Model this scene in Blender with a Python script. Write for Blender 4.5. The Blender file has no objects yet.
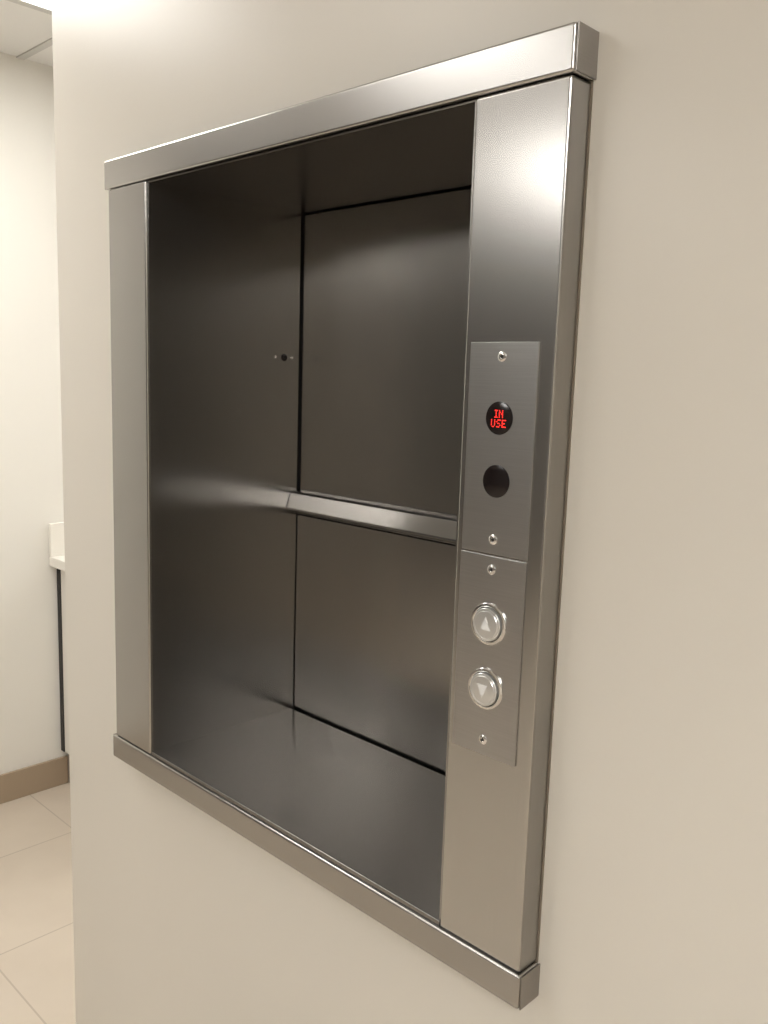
import bpy, bmesh, math
from mathutils import Matrix, Vector

YO, ZO = -0.7877, 1.5      # survey origin (camera station) -> world
def W(x, y, z): return Vector((x, y+YO, z+ZO))
scene = bpy.context.scene
try:
    scene.view_settings.view_transform = 'Standard'
    scene.view_settings.look = 'None'
    scene.view_settings.exposure = 0.0
except Exception: pass

# ------------------------------------------------------------ materials
def new_mat(name):
    m = bpy.data.materials.new(name); m.use_nodes = True
    nt = m.node_tree; b = nt.nodes['Principled BSDF']
    return m, nt, b
def simple(name, col, rough=0.5, metal=0.0, emit=None, es=0.0, spec=0.5):
    m, nt, b = new_mat(name)
    b.inputs['Base Color'].default_value = (*col, 1)
    b.inputs['Roughness'].default_value = rough
    b.inputs['Metallic'].default_value = metal
    b.inputs['Specular IOR Level'].default_value = spec
    if emit:
        b.inputs['Emission Color'].default_value = (*emit, 1)
        b.inputs['Emission Strength'].default_value = es
    return m
def steel(name, col, rough, grain, aniso=0.6, streak=0.05):
    """brushed stainless; grain axis index (0,1,2)"""
    m, nt, b = new_mat(name)
    N = nt.nodes; L = nt.links
    tc = N.new('ShaderNodeTexCoord'); mp = N.new('ShaderNodeMapping')
    sc = [1300, 1300, 1300]; sc[grain] = 14
    mp.inputs['Scale'].default_value = sc
    L.new(tc.outputs['Object'], mp.inputs['Vector'])
    nz = N.new('ShaderNodeTexNoise'); nz.inputs['Scale'].default_value = 1.0
    nz.inputs['Detail'].default_value = 1
    L.new(mp.outputs[0], nz.inputs['Vector'])
    mr = N.new('ShaderNodeMapRange')
    mr.inputs['From Min'].default_value = 0.3; mr.inputs['From Max'].default_value = 0.7
    mr.inputs['To Min'].default_value = 1-streak; mr.inputs['To Max'].default_value = 1+streak
    L.new(nz.outputs['Fac'], mr.inputs['Value'])
    mul = N.new('ShaderNodeVectorMath'); mul.operation = 'SCALE'
    mul.inputs[0].default_value = col
    L.new(mr.outputs[0], mul.inputs['Scale'])
    L.new(mul.outputs[0], b.inputs['Base Color'])
    b.inputs['Roughness'].default_value = rough
    b.inputs['Metallic'].default_value = 1.0
    b.inputs['Anisotropic'].default_value = aniso
    tg = N.new('ShaderNodeTangent'); tg.direction_type = 'UV_MAP'; tg.uv_map = 'UVMap'
    L.new(tg.outputs[0], b.inputs['Tangent'])
    return m
def paint(name, col, rough=0.45, bump=0.05, scale=260, spec=0.5):
    m, nt, b = new_mat(name); N = nt.nodes; L = nt.links
    tc = N.new('ShaderNodeTexCoord')
    nz = N.new('ShaderNodeTexNoise'); nz.inputs['Scale'].default_value = scale
    nz.inputs['Detail'].default_value = 2
    L.new(tc.outputs['Object'], nz.inputs['Vector'])
    bp = N.new('ShaderNodeBump'); bp.inputs['Strength'].default_value = bump
    bp.inputs['Distance'].default_value = 0.002
    L.new(nz.outputs['Fac'], bp.inputs['Height']); L.new(bp.outputs[0], b.inputs['Normal'])
    nz2 = N.new('ShaderNodeTexNoise'); nz2.inputs['Scale'].default_value = 2.0
    L.new(tc.outputs['Object'], nz2.inputs['Vector'])
    mx = N.new('ShaderNodeMix'); mx.data_type = 'RGBA'
    mx.inputs[6].default_value = (*[c*0.97 for c in col], 1); mx.inputs[7].default_value = (*[min(1, c*1.03) for c in col], 1)
    L.new(nz2.outputs['Fac'], mx.inputs[0]); L.new(mx.outputs[2], b.inputs['Base Color'])
    b.inputs['Roughness'].default_value = rough
    b.inputs['Specular IOR Level'].default_value = spec
    return m

M_wall = paint('wall_paint', (0.72, 0.68, 0.61), 0.33, 0.06, 120)
M_wall2 = paint('hall_paint', (0.78, 0.76, 0.71), 0.6, 0.04)
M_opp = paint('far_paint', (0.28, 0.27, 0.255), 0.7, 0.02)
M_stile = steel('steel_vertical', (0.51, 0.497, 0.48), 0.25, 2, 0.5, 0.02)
M_side_shade = steel('steel_return_shaded', (0.36, 0.345, 0.325), 0.3, 2, 0.4, 0.02)  # same steel as the stile front; side-face shade is in the colour
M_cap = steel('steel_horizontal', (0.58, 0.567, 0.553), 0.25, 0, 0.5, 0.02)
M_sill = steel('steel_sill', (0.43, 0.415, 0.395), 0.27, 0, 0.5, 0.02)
M_capend_shade = steel('steel_cap_end_shaded', (0.33, 0.31, 0.29), 0.3, 1, 0.4, 0.02)  # same steel as the caps, darkened to paint in the shade on their ends
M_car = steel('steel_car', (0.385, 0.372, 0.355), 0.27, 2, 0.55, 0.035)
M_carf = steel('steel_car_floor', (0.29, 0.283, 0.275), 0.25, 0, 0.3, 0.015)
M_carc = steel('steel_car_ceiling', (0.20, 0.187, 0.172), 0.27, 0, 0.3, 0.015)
M_plate = steel('steel_plate', (0.49, 0.48, 0.47), 0.31, 0, 0.4, 0.04)
M_black = simple('void_black', (0.006, 0.006, 0.006), 0.8)
M_gap = simple('seam_dark', (0.02, 0.018, 0.016), 0.6)
M_chrome = simple('button_chrome', (0.82, 0.81, 0.80), 0.16, 1.0)
M_btn = simple('button_face', (0.76, 0.76, 0.75), 0.3, 0.8)
M_arrow = simple('arrow_lens', (0.78, 0.78, 0.77), 0.35, 0.0)
M_screw = simple('screw_steel', (0.85, 0.84, 0.83), 0.2, 1.0)
M_glass = simple('display_black', (0.012, 0.008, 0.008), 0.15)
M_led = simple('led_red', (0.5, 0.01, 0.01), 0.5, 0, (1.0, 0.03, 0.02), 2.2)
M_caulk_shade = paint('caulk_shadowed', (0.20, 0.165, 0.125), 0.7, 0.3, 80)  # bead colour darkened to carry the shadow line where frame meets wall

# ------------------------------------------------------------ mesh helpers
def uv_box(me, grain):
    uvl = me.uv_layers.new(name='UVMap')
    for p in me.polygons:
        n = p.normal; a = max(range(3), key=lambda i: abs(n[i]))
        axes = [i for i in range(3) if i != a]
        if grain in axes:
            v = grain; u = [i for i in axes if i != grain][0]
        else: u, v = axes
        for li in p.loop_indices:
            co = me.vertices[me.loops[li].vertex_index].co
            uvl.data[li].uv = (co[u], co[v])
def add_obj(name, bm, mats, parent=None, smooth=False, grain=2):
    bmesh.ops.recalc_face_normals(bm, faces=bm.faces[:])
    me = bpy.data.meshes.new(name); bm.to_mesh(me); bm.free()
    me.update(); uv_box(me, grain)
    for m in (mats if isinstance(mats, (list, tuple)) else [mats]): me.materials.append(m)
    if smooth:
        for p in me.polygons: p.use_smooth = True
    o = bpy.data.objects.new(name, me); scene.collection.objects.link(o)
    if parent: o.parent = parent
    return o
def bm_box(bm, x0, x1, y0, y1, z0, z1, mi=0):
    vs = [bm.verts.new(W(x, y, z)) for x in (x0, x1) for y in (y0, y1) for z in (z0, z1)]
    fs = []
    for f in [(0,1,3,2),(4,6,7,5),(0,4,5,1),(2,3,7,6),(0,2,6,4),(1,5,7,3)]:
        fc = bm.faces.new([vs[i] for i in f]); fc.material_index = mi; fs.append(fc)
    return vs, fs
def box(name, x0, x1, y0, y1, z0, z1, mat, parent=None, bev=0.0, grain=2, seg=3):
    bm = bmesh.new(); bm_box(bm, x0, x1, y0, y1, z0, z1)
    o = add_obj(name, bm, mat, parent, grain=grain)
    if bev:
        md = o.modifiers.new('bevel', 'BEVEL'); md.width = bev; md.segments = seg; md.harden_normals = True
        for p in o.data.polygons: p.use_smooth = True
    return o
def boxes(name, lst, mat, parent=None, grain=2):
    bm = bmesh.new()
    for b in lst: bm_box(bm, *b)
    return add_obj(name, bm, mat, parent, grain=grain)
def extr_x(name, prof, x0, x1, mat, parent=None, grain=0, bev=0):
    bm = bmesh.new()
    a = [bm.verts.new(W(x0, y, z)) for y, z in prof]; b = [bm.verts.new(W(x1, y, z)) for y, z in prof]
    n = len(prof); bm.faces.new(a); bm.faces.new(b[::-1])
    for i in range(n): bm.faces.new([a[i], b[i], b[(i+1) % n], a[(i+1) % n]])
    o = add_obj(name, bm, mat, parent, grain=grain)
    if bev:
        md = o.modifiers.new('bevel', 'BEVEL'); md.width = bev; md.segments = 2
    return o
def lathe(name, cx, y0, cz, prof, mat, parent=None, seg=48, axis='y'):
    bm = bmesh.new(); rings = []
    for r, h in prof:
        ring = []
        for i in range(seg):
            a = 2*math.pi*i/seg
            if axis == 'y': p = W(cx+r*math.cos(a), y0-h, cz+r*math.sin(a))
            else: p = W(cx+h, y0+r*math.cos(a), cz+r*math.sin(a))
            ring.append(bm.verts.new(p))
        rings.append(ring)
    for k in range(len(rings)-1):
        for i in range(seg):
            bm.faces.new([rings[k][i], rings[k][(i+1) % seg], rings[k+1][(i+1) % seg], rings[k+1][i]])
    bm.faces.new(rings[-1]); bm.faces.new(rings[0][::-1])
    o = add_obj(name, bm, mat, parent, smooth=True)
    md = o.modifiers.new('es', 'EDGE_SPLIT'); md.split_angle = math.radians(35)
    return o
def empty(name, loc=None):
    e = bpy.data.objects.new(name, None); scene.collection.objects.link(e)
    e.empty_display_size = 0.1
    return e

# ------------------------------------------------------------ survey numbers
XL, XR = -1.3847, -0.4942          # frame outer
XLc = -1.392
ZT, ZT2, ZB2, ZB = 0.338, 0.2933, -0.6485, -0.6895
YW, YC, YS = 0.7877, 0.750, 0.7532
Xa, Xb, Xr = -1.268, -0.6166, -0.4991
Xi, Xj, YB, Zc, Zf = -1.265, -0.6196, 1.0677, 0.2898, -0.6416
FL, CE = -1.5, 0.9735
XLW, XC, XRW = -2.9335, -1.640, 2.6
YN, YF, YD = -4.2, 4.0, 1.75
YL, XFW = -0.35, -6.0              # left wall ends here; side hall beyond it

# ------------------------------------------------------------ room shell
hx0, hx1, hz0, hz1 = XL+0.02, XR-0.02, ZB+0.015, ZT-0.015
boxes('wall_main', [
    (XC, hx0, YW, YD, FL, CE), (hx1, XRW, YW, YD, FL, CE),
    (hx0, hx1, YW, YD, hz1, CE), (hx0, hx1, YW, YD, FL, hz0),
    (hx0, hx1, YB+0.12, YD, hz0, hz1)], M_wall)
box('wall_left', XLW-0.12, XLW, YL, YF, FL, CE, M_wall2)
box('wall_right', XRW, XRW+0.12, YN, YF, FL, CE, M_wall)
box('wall_near', XFW, XRW+0.12, YN-0.12, YN, FL, CE, M_opp)
box('wall_back', XLW-0.12, XRW+0.12, YF, YF+0.12, FL, CE, M_wall2)
box('wall_side_hall', XFW, XLW-0.12, YL, YL+0.12, FL, CE, M_opp)
box('wall_side_hall_end', XFW-0.12, XFW, YN-0.12, YL+0.12, FL, CE, M_opp)
ceil = box('ceiling', XFW-0.12, XRW+0.12, YN-0.12, YF+0.12, CE, CE+0.1, paint('ceiling_tile', (0.76, 0.75, 0.73), 0.9, 0.3, 150))

# floor with tile grout
mf, nt, b = new_mat('floor_tile'); N = nt.nodes; L = nt.links
tc = N.new('ShaderNodeTexCoord'); sp = N.new('ShaderNodeSeparateXYZ'); L.new(tc.outputs['Object'], sp.inputs[0])
T = 0.457
def grout(axis_out, off):
    a = N.new('ShaderNodeMath'); a.operation = 'SUBTRACT'; L.new(axis_out, a.inputs[0]); a.inputs[1].default_value = off
    d = N.new('ShaderNodeMath'); d.operation = 'DIVIDE'; L.new(a.outputs[0], d.inputs[0]); d.inputs[1].default_value = T
    f = N.new('ShaderNodeMath'); f.operation = 'FRACT'; L.new(d.outputs[0], f.inputs[0])
    p = N.new('ShaderNodeMath'); p.operation = 'PINGPONG'; L.new(f.outputs[0], p.inputs[0]); p.inputs[1].default_value = 0.5
    l = N.new('ShaderNodeMath'); l.operation = 'LESS_THAN'; L.new(p.outputs[0], l.inputs[0]); l.inputs[1].default_value = 0.005
    return l
g1 = grout(sp.outputs['X'], XLW+0.35); g2 = grout(sp.outputs['Y'], 1.2544+YO)
mxg = N.new('ShaderNodeMath'); mxg.operation = 'MAXIMUM'; L.new(g1.outputs[0], mxg.inputs[0]); L.new(g2.outputs[0], mxg.inputs[1])
nz = N.new('ShaderNodeTexNoise'); nz.inputs['Scale'].default_value = 6; nz.inputs['Detail'].default_value = 6
L.new(tc.outputs['Object'], nz.inputs['Vector'])
mA = N.new('ShaderNodeMix'); mA.data_type = 'RGBA'
mA.inputs[6].default_value = (0.51, 0.44, 0.36, 1); mA.inputs[7].default_value = (0.60, 0.525, 0.435, 1)
L.new(nz.outputs['Fac'], mA.inputs[0])
mB = N.new('ShaderNodeMix'); mB.data_type = 'RGBA'; L.new(mxg.outputs[0], mB.inputs[0]); L.new(mA.outputs[2], mB.inputs[6])
mB.inputs[7].default_value = (0.42, 0.36, 0.29, 1); L.new(mB.outputs[2], b.inputs['Base Color'])
b.inputs['Roughness'].default_value = 0.38
box('floor', XFW-0.12, XRW+0.12, YN-0.12, YF+0.12, FL-0.1, FL, mf)

# baseboards
M_base = paint('base_tile', (0.36, 0.28, 0.20), 0.45, 0.03)
box('baseboard_left', XLW, XLW+0.011, YL, 1.398, FL, FL+0.104, M_base, bev=0.002)
box('baseboard_main', XC, XRW, YW-0.011, YW, FL, FL+0.104, M_base, bev=0.002)
box('baseboard_near', XFW, XRW, YN, YN+0.011, FL, FL+0.104, M_base, bev=0.002)

# ceiling grid + troffers
M_grid = simple('grid_white', (0.55, 0.54, 0.52), 0.5)
G = []
GX0 = -2.50; GS = 0.61
xs = [GX0+GS*i for i in range(-5, 9) if GX0+GS*i < XRW]
ys = [1.30-GS*i for i in range(0, 10) if 1.30-GS*i > YN] + [1.30+GS*i for i in range(1, 5)]
for x in xs: G.append((x-0.012, x+0.012, YN, YF, CE-0.004, CE))
for y in ys: G.append((XFW, XRW, y-0.012, y+0.012, CE-0.0045, CE))
G2 = []
for g in G:
    if g[1]-g[0] < 0.1:
        if g[0] > XC: G2.append((g[0], g[1], YN, YW, g[4], g[5]))
        elif g[0] < XLW: G2.append((g[0], g[1], YN, YL, g[4], g[5]))
        else: G2.append(g)
    else:
        xa = XFW if g[2] < YL else XLW
        G2.append((xa, XC if YW < g[2] < YD else XRW, g[2], g[3], g[4], g[5]))
boxes('ceiling_grid', G2, M_grid)
def troffer(name, x0, x1, y0, y1, strength, col=(1.0, 0.98, 0.94)):
    e = empty(name, None)
    me = simple('diffuser', (0.8, 0.8, 0.8), 0.5, 0, col, strength)
    box('diffuser', x0+0.03, x1-0.03, y0+0.03, y1-0.03, CE-0.010, CE-0.006, me, e)
    boxes('housing', [(x0, x1, y0, y0+0.03, CE-0.014, CE-0.005), (x0, x1, y1-0.03, y1, CE-0.014, CE-0.005),
        (x0, x0+0.03, y0+0.03, y1-0.03, CE-0.014, CE-0.005), (x1-0.03, x1, y0+0.03, y1-0.03, CE-0.014, CE-0.005)], M_grid, e)
def gx(i): return GX0+GS*i
def gy(i): return 1.30-GS*i
troffer('fill_troffer', gx(0)+.012, gx(1)-.012, gy(2)+.012, gy(0)-.012, 11)
troffer('fill_troffer', gx(0)+.012, gx(1)-.012, gy(7)+.012, gy(5)-.012, 17)
troffer('fill_troffer', gx(1)+.012, gx(2)-.012, gy(3)+.012, gy(2)-.012, 7)  # unseen fitting added to even out the main wall and feed the head highlight
troffer('fill_troffer', gx(5)+.012, gx(6)-.012, gy(5)+.012, gy(3)-.012, 33)  # unseen fitting added on the right to light the main wall evenly
troffer('fill_troffer', gx(0)+.012, gx(1)-.012, gy(-4)+.012, gy(-2)-.012, 16)

# ------------------------------------------------------------ dumbwaiter
dw = empty('dumbwaiter', None)
def cap(nm, z0, z1, mat):
    box(nm, XLc+0.001, XR-0.002, YC, YW+0.004, z0, z1, mat, dw, bev=0.0035, grain=0)
    box(nm+'_end_right', XR-0.0018, XR, YC+0.0022, YW+0.004, z0+0.0005, z1-0.0005, M_capend_shade, dw, bev=0.0006, grain=1)
    box(nm+'_end_left', XLc, XLc+0.0008, YC+0.0022, YW+0.004, z0+0.0005, z1-0.0005, M_capend_shade, dw, bev=0.0003, grain=1)
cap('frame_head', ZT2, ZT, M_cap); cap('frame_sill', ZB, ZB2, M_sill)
box('stile_left', XL+0.0012, Xa, YS, YW+0.004, ZB2+0.0006, ZT2-0.0006, M_stile, dw, bev=0.003)
sr = box('stile_right', Xb, Xr, YS, YW+0.004, ZB2+0.0006, ZT2-0.0006, [M_stile, M_side_shade], dw, bev=0.004, seg=4)
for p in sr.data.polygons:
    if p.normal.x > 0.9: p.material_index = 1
boxes('caulk_bead', [(Xr-0.001, Xr+0.0018, YW-0.0018, YW+0.001, ZB2, ZT2)], M_caulk_shade, dw)

t = 0.002
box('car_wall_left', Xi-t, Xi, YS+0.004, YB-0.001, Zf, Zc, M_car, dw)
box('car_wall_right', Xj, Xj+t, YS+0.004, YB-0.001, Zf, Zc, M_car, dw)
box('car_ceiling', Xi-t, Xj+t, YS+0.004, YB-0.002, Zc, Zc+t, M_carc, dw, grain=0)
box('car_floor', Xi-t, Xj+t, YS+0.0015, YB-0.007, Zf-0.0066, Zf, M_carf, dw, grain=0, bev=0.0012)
box('shaft_liner', hx0+0.03, hx1-0.03, YB+0.035, YB+0.045, hz0+0.01, hz1-0.01, M_black, dw)
boxes('shaft_sides', [(Xi-0.03, Xi-0.004, YB-0.04, YB+0.035, hz0+0.01, hz1-0.01), (Xj+0.004, Xj+0.03, YB-0.04, YB+0.035, hz0+0.01, hz1-0.01),
    (Xi-0.004, Xj+0.004, YB-0.04, YB+0.035, hz0+0.002, hz0+0.012), (Xi-0.004, Xj+0.004, YB-0.04, YB+0.035, Zc+0.006, hz1)], M_black, dw)
box('back_panel_lower', Xi+0.0015, Xj-0.001, YB, YB+0.004, Zf-0.02, -0.259, M_car, dw, bev=0.0012)
box('back_panel_upper', Xi+0.003, Xj-0.001, YB+0.004, YB+0.010, -0.215, Zc-0.0025, M_car, dw, bev=0.0012)
box('back_gap', Xi, Xj, YB+0.012, YB+0.014, -0.27, -0.20, M_black, dw)
extr_x('door_rail', [(YB+0.002, -0.2105), (YB-0.012, -0.213), (YB-0.0165, -0.216), (YB-0.0255, -0.243), (YB-0.026, -0.247), (YB-0.023, -0.2495), (YB-0.004, -0.256), (YB+0.002, -0.256)],
       Xi+0.0005, Xj, steel('steel_rail', (0.38, 0.368, 0.355), 0.25, 0, 0.4, 0.02), dw, 0, 0.0008)
lathe('sensor_eye', Xi, 1.032, 0.033, [(0.0065, 0), (0.0065, 0.0012), (0.0045, 0.0016), (0.004, 0.0006)], M_glass, dw, 24, 'x')
for i, yy in enumerate((1.011, 1.050)):
    lathe('sensor_screw_%d' % (i+1), Xi, yy, 0.033, [(0.0032, 0), (0.003, 0.001), (0.0016, 0.0014), (0.001, 0.0006)], M_screw, dw, 20, 'x')

# ------------------------------------------------------------ control plates
px0, px1 = -0.606, -0.5185; pc = -0.563; pt = 0.0022; YP = YS-pt
box('indicator_plate', px0, px1, YP, YS, -0.183, 0.042, M_plate, dw, bev=0.0005, grain=0, seg=2)
box('button_plate', px0-0.001, px1-0.001, YP, YS, -0.411, -0.1855, M_plate, dw, bev=0.0005, grain=0, seg=2)
for i, zz in enumerate((0.027, -0.167, -0.200, -0.393)):
    lathe('plate_screw_%d' % (i+1), pc, YP, zz, [(0.0056, 0), (0.0054, 0.001), (0.0040, 0.0019), (0.0026, 0.002), (0.0024, 0.0008)], M_screw, dw, 28)
    lathe('plate_screw_socket_%d' % (i+1), pc, YP-0.0009, zz, [(0.0019, 0), (0.0019, 0.0003)], M_gap, dw, 6)
lathe('display_window', pc, YP, -0.037, [(0.0175, 0), (0.0175, 0.0006), (0.0168, 0.0009)], M_glass, dw, 56)
lathe('sensor_window', pc, YP, -0.104, [(0.0175, 0), (0.0175, 0.0006), (0.0168, 0.0009)], M_glass, dw, 56)
FONT = {'I': ['111', '010', '010', '010', '111'], 'N': ['1001', '1101', '1011', '1001', '1001'], 'U': ['1001', '1001', '1001', '1001', '0110'],
        'S': ['0111', '1000', '0110', '0001', '1110'], 'E': ['1111', '1000', '1110', '1000', '1111']}
bm = bmesh.new(); u = 0.0014; uz = 0.00175; s = 0.0009
for word, ztop in (('IN', -0.0285), ('USE', -0.0385)):
    wd = sum(len(FONT[c][0])+1 for c in word)-1; x = pc-wd*u/2
    for c in word:
        for r, row in enumerate(FONT[c]):
            for k, ch in enumerate(row):
                if ch == '1':
                    bm_box(bm, x+k*u, x+k*u+s, YP-0.0012, YP-0.0009, ztop-r*uz-s*1.2, ztop-r*uz)
        x += (len(FONT[c][0])+1)*u
add_obj('led_text', bm, M_led, dw)
def button(n, zc, up):
    lathe('button_bezel_%d' % n, pc, YP, zc, [(0.0235, 0), (0.0235, 0.0018), (0.0225, 0.0032), (0.0205, 0.0034), (0.0195, 0.0028), (0.0192, 0.0012)], M_chrome, dw, 64)
    lathe('button_ring_%d' % n, pc, YP-0.001, zc, [(0.0184, 0), (0.0184, 0.0036), (0.0176, 0.0046), (0.0162, 0.0048), (0.0158, 0.0042)], M_btn, dw, 64)
    lathe('button_gap_%d' % n, pc, YP-0.0008, zc, [(0.0194, 0), (0.0194, 0.0005)], M_gap, dw, 48)
    lathe('button_cap_%d' % n, pc, YP-0.001, zc, [(0.0156, 0), (0.0156, 0.0044), (0.0150, 0.0050), (0.008, 0.0054), (0.002, 0.0055)], M_btn, dw, 64)
    bm = bmesh.new(); sg = 1 if up else -1
    P = [(-0.0070, -0.0060*sg), (0.0070, -0.0060*sg), (0, 0.0095*sg)]
    a = [bm.verts.new(W(pc+x, YP-0.0055, zc+z)) for x, z in P]; b2 = [bm.verts.new(W(pc+x*0.95, YP-0.0067, zc+z*0.95)) for x, z in P]
    bm.faces.new(a); bm.faces.new(b2)
    for i in range(3): bm.faces.new([a[i], a[(i+1) % 3], b2[(i+1) % 3], b2[i]])
    add_obj('button_arrow_%d' % n, bm, M_arrow, dw)
button(1, -0.2605, True); button(2, -0.334, False)

# ------------------------------------------------------------ counter in the hall
cc = empty('counter_cabinet', None)
M_ctr = simple('countertop_cream', (0.80, 0.77, 0.71), 0.35)
M_cab = paint('cabinet_cream', (0.70, 0.67, 0.61), 0.5, 0.0)
y0, y1 = 1.35, 2.9
XK = XLW+0.003
box('countertop', XK, XLW+0.62, y0, y1, -0.683, -0.648, M_ctr, cc, bev=0.004)
box('backsplash', XK, XLW+0.02, y0, y1, -0.648, -0.531, M_ctr, cc, bev=0.003)
box('cabinet_body', XLW+0.026, XLW+0.58, y0+0.03, y1-0.01, FL+0.13, -0.683, M_cab, cc, bev=0.002)
box('cabinet_gap_shade', XK, XLW+0.026, y0+0.027, y1-0.01, FL+0.13, -0.683, M_gap, cc)  # dark box stands in for the shade in the gap beside the cabinet
box('toe_kick', XLW+0.012, XLW+0.52, y0+0.05, y1-0.01, FL, FL+0.13, M_base, cc)
box('door_panel', XLW+0.58, XLW+0.60, y0+0.035, y1-0.015, FL+0.14, -0.70, M_cab, cc, bev=0.003)

# ------------------------------------------------------------ world + camera
w = bpy.data.worlds.new('World'); scene.world = w; w.use_nodes = True
w.node_tree.nodes['Background'].inputs[0].default_value = (0.9, 0.85, 0.8, 1)
w.node_tree.nodes['Background'].inputs[1].default_value = 0.05
R = [[0.71448, 0.12654, -0.68812], [0.69896, -0.08535, 0.71004], [0.03112, -0.98828, -0.14943]]
M = Matrix(((R[0][0], -R[0][1], -R[0][2], 0), (R[1][0], -R[1][1], -R[1][2], YO), (R[2][0], -R[2][1], -R[2][2], ZO), (0, 0, 0, 1)))
cd = bpy.data.cameras.new('camera'); cam = bpy.data.objects.new('camera', cd); scene.collection.objects.link(cam)
cam.matrix_world = M
cd.sensor_fit = 'VERTICAL'; cd.sensor_height = 36; cd.sensor_width = 27; cd.lens = 879.7/1024*36
cd.clip_start = 0.01
scene.camera = cam
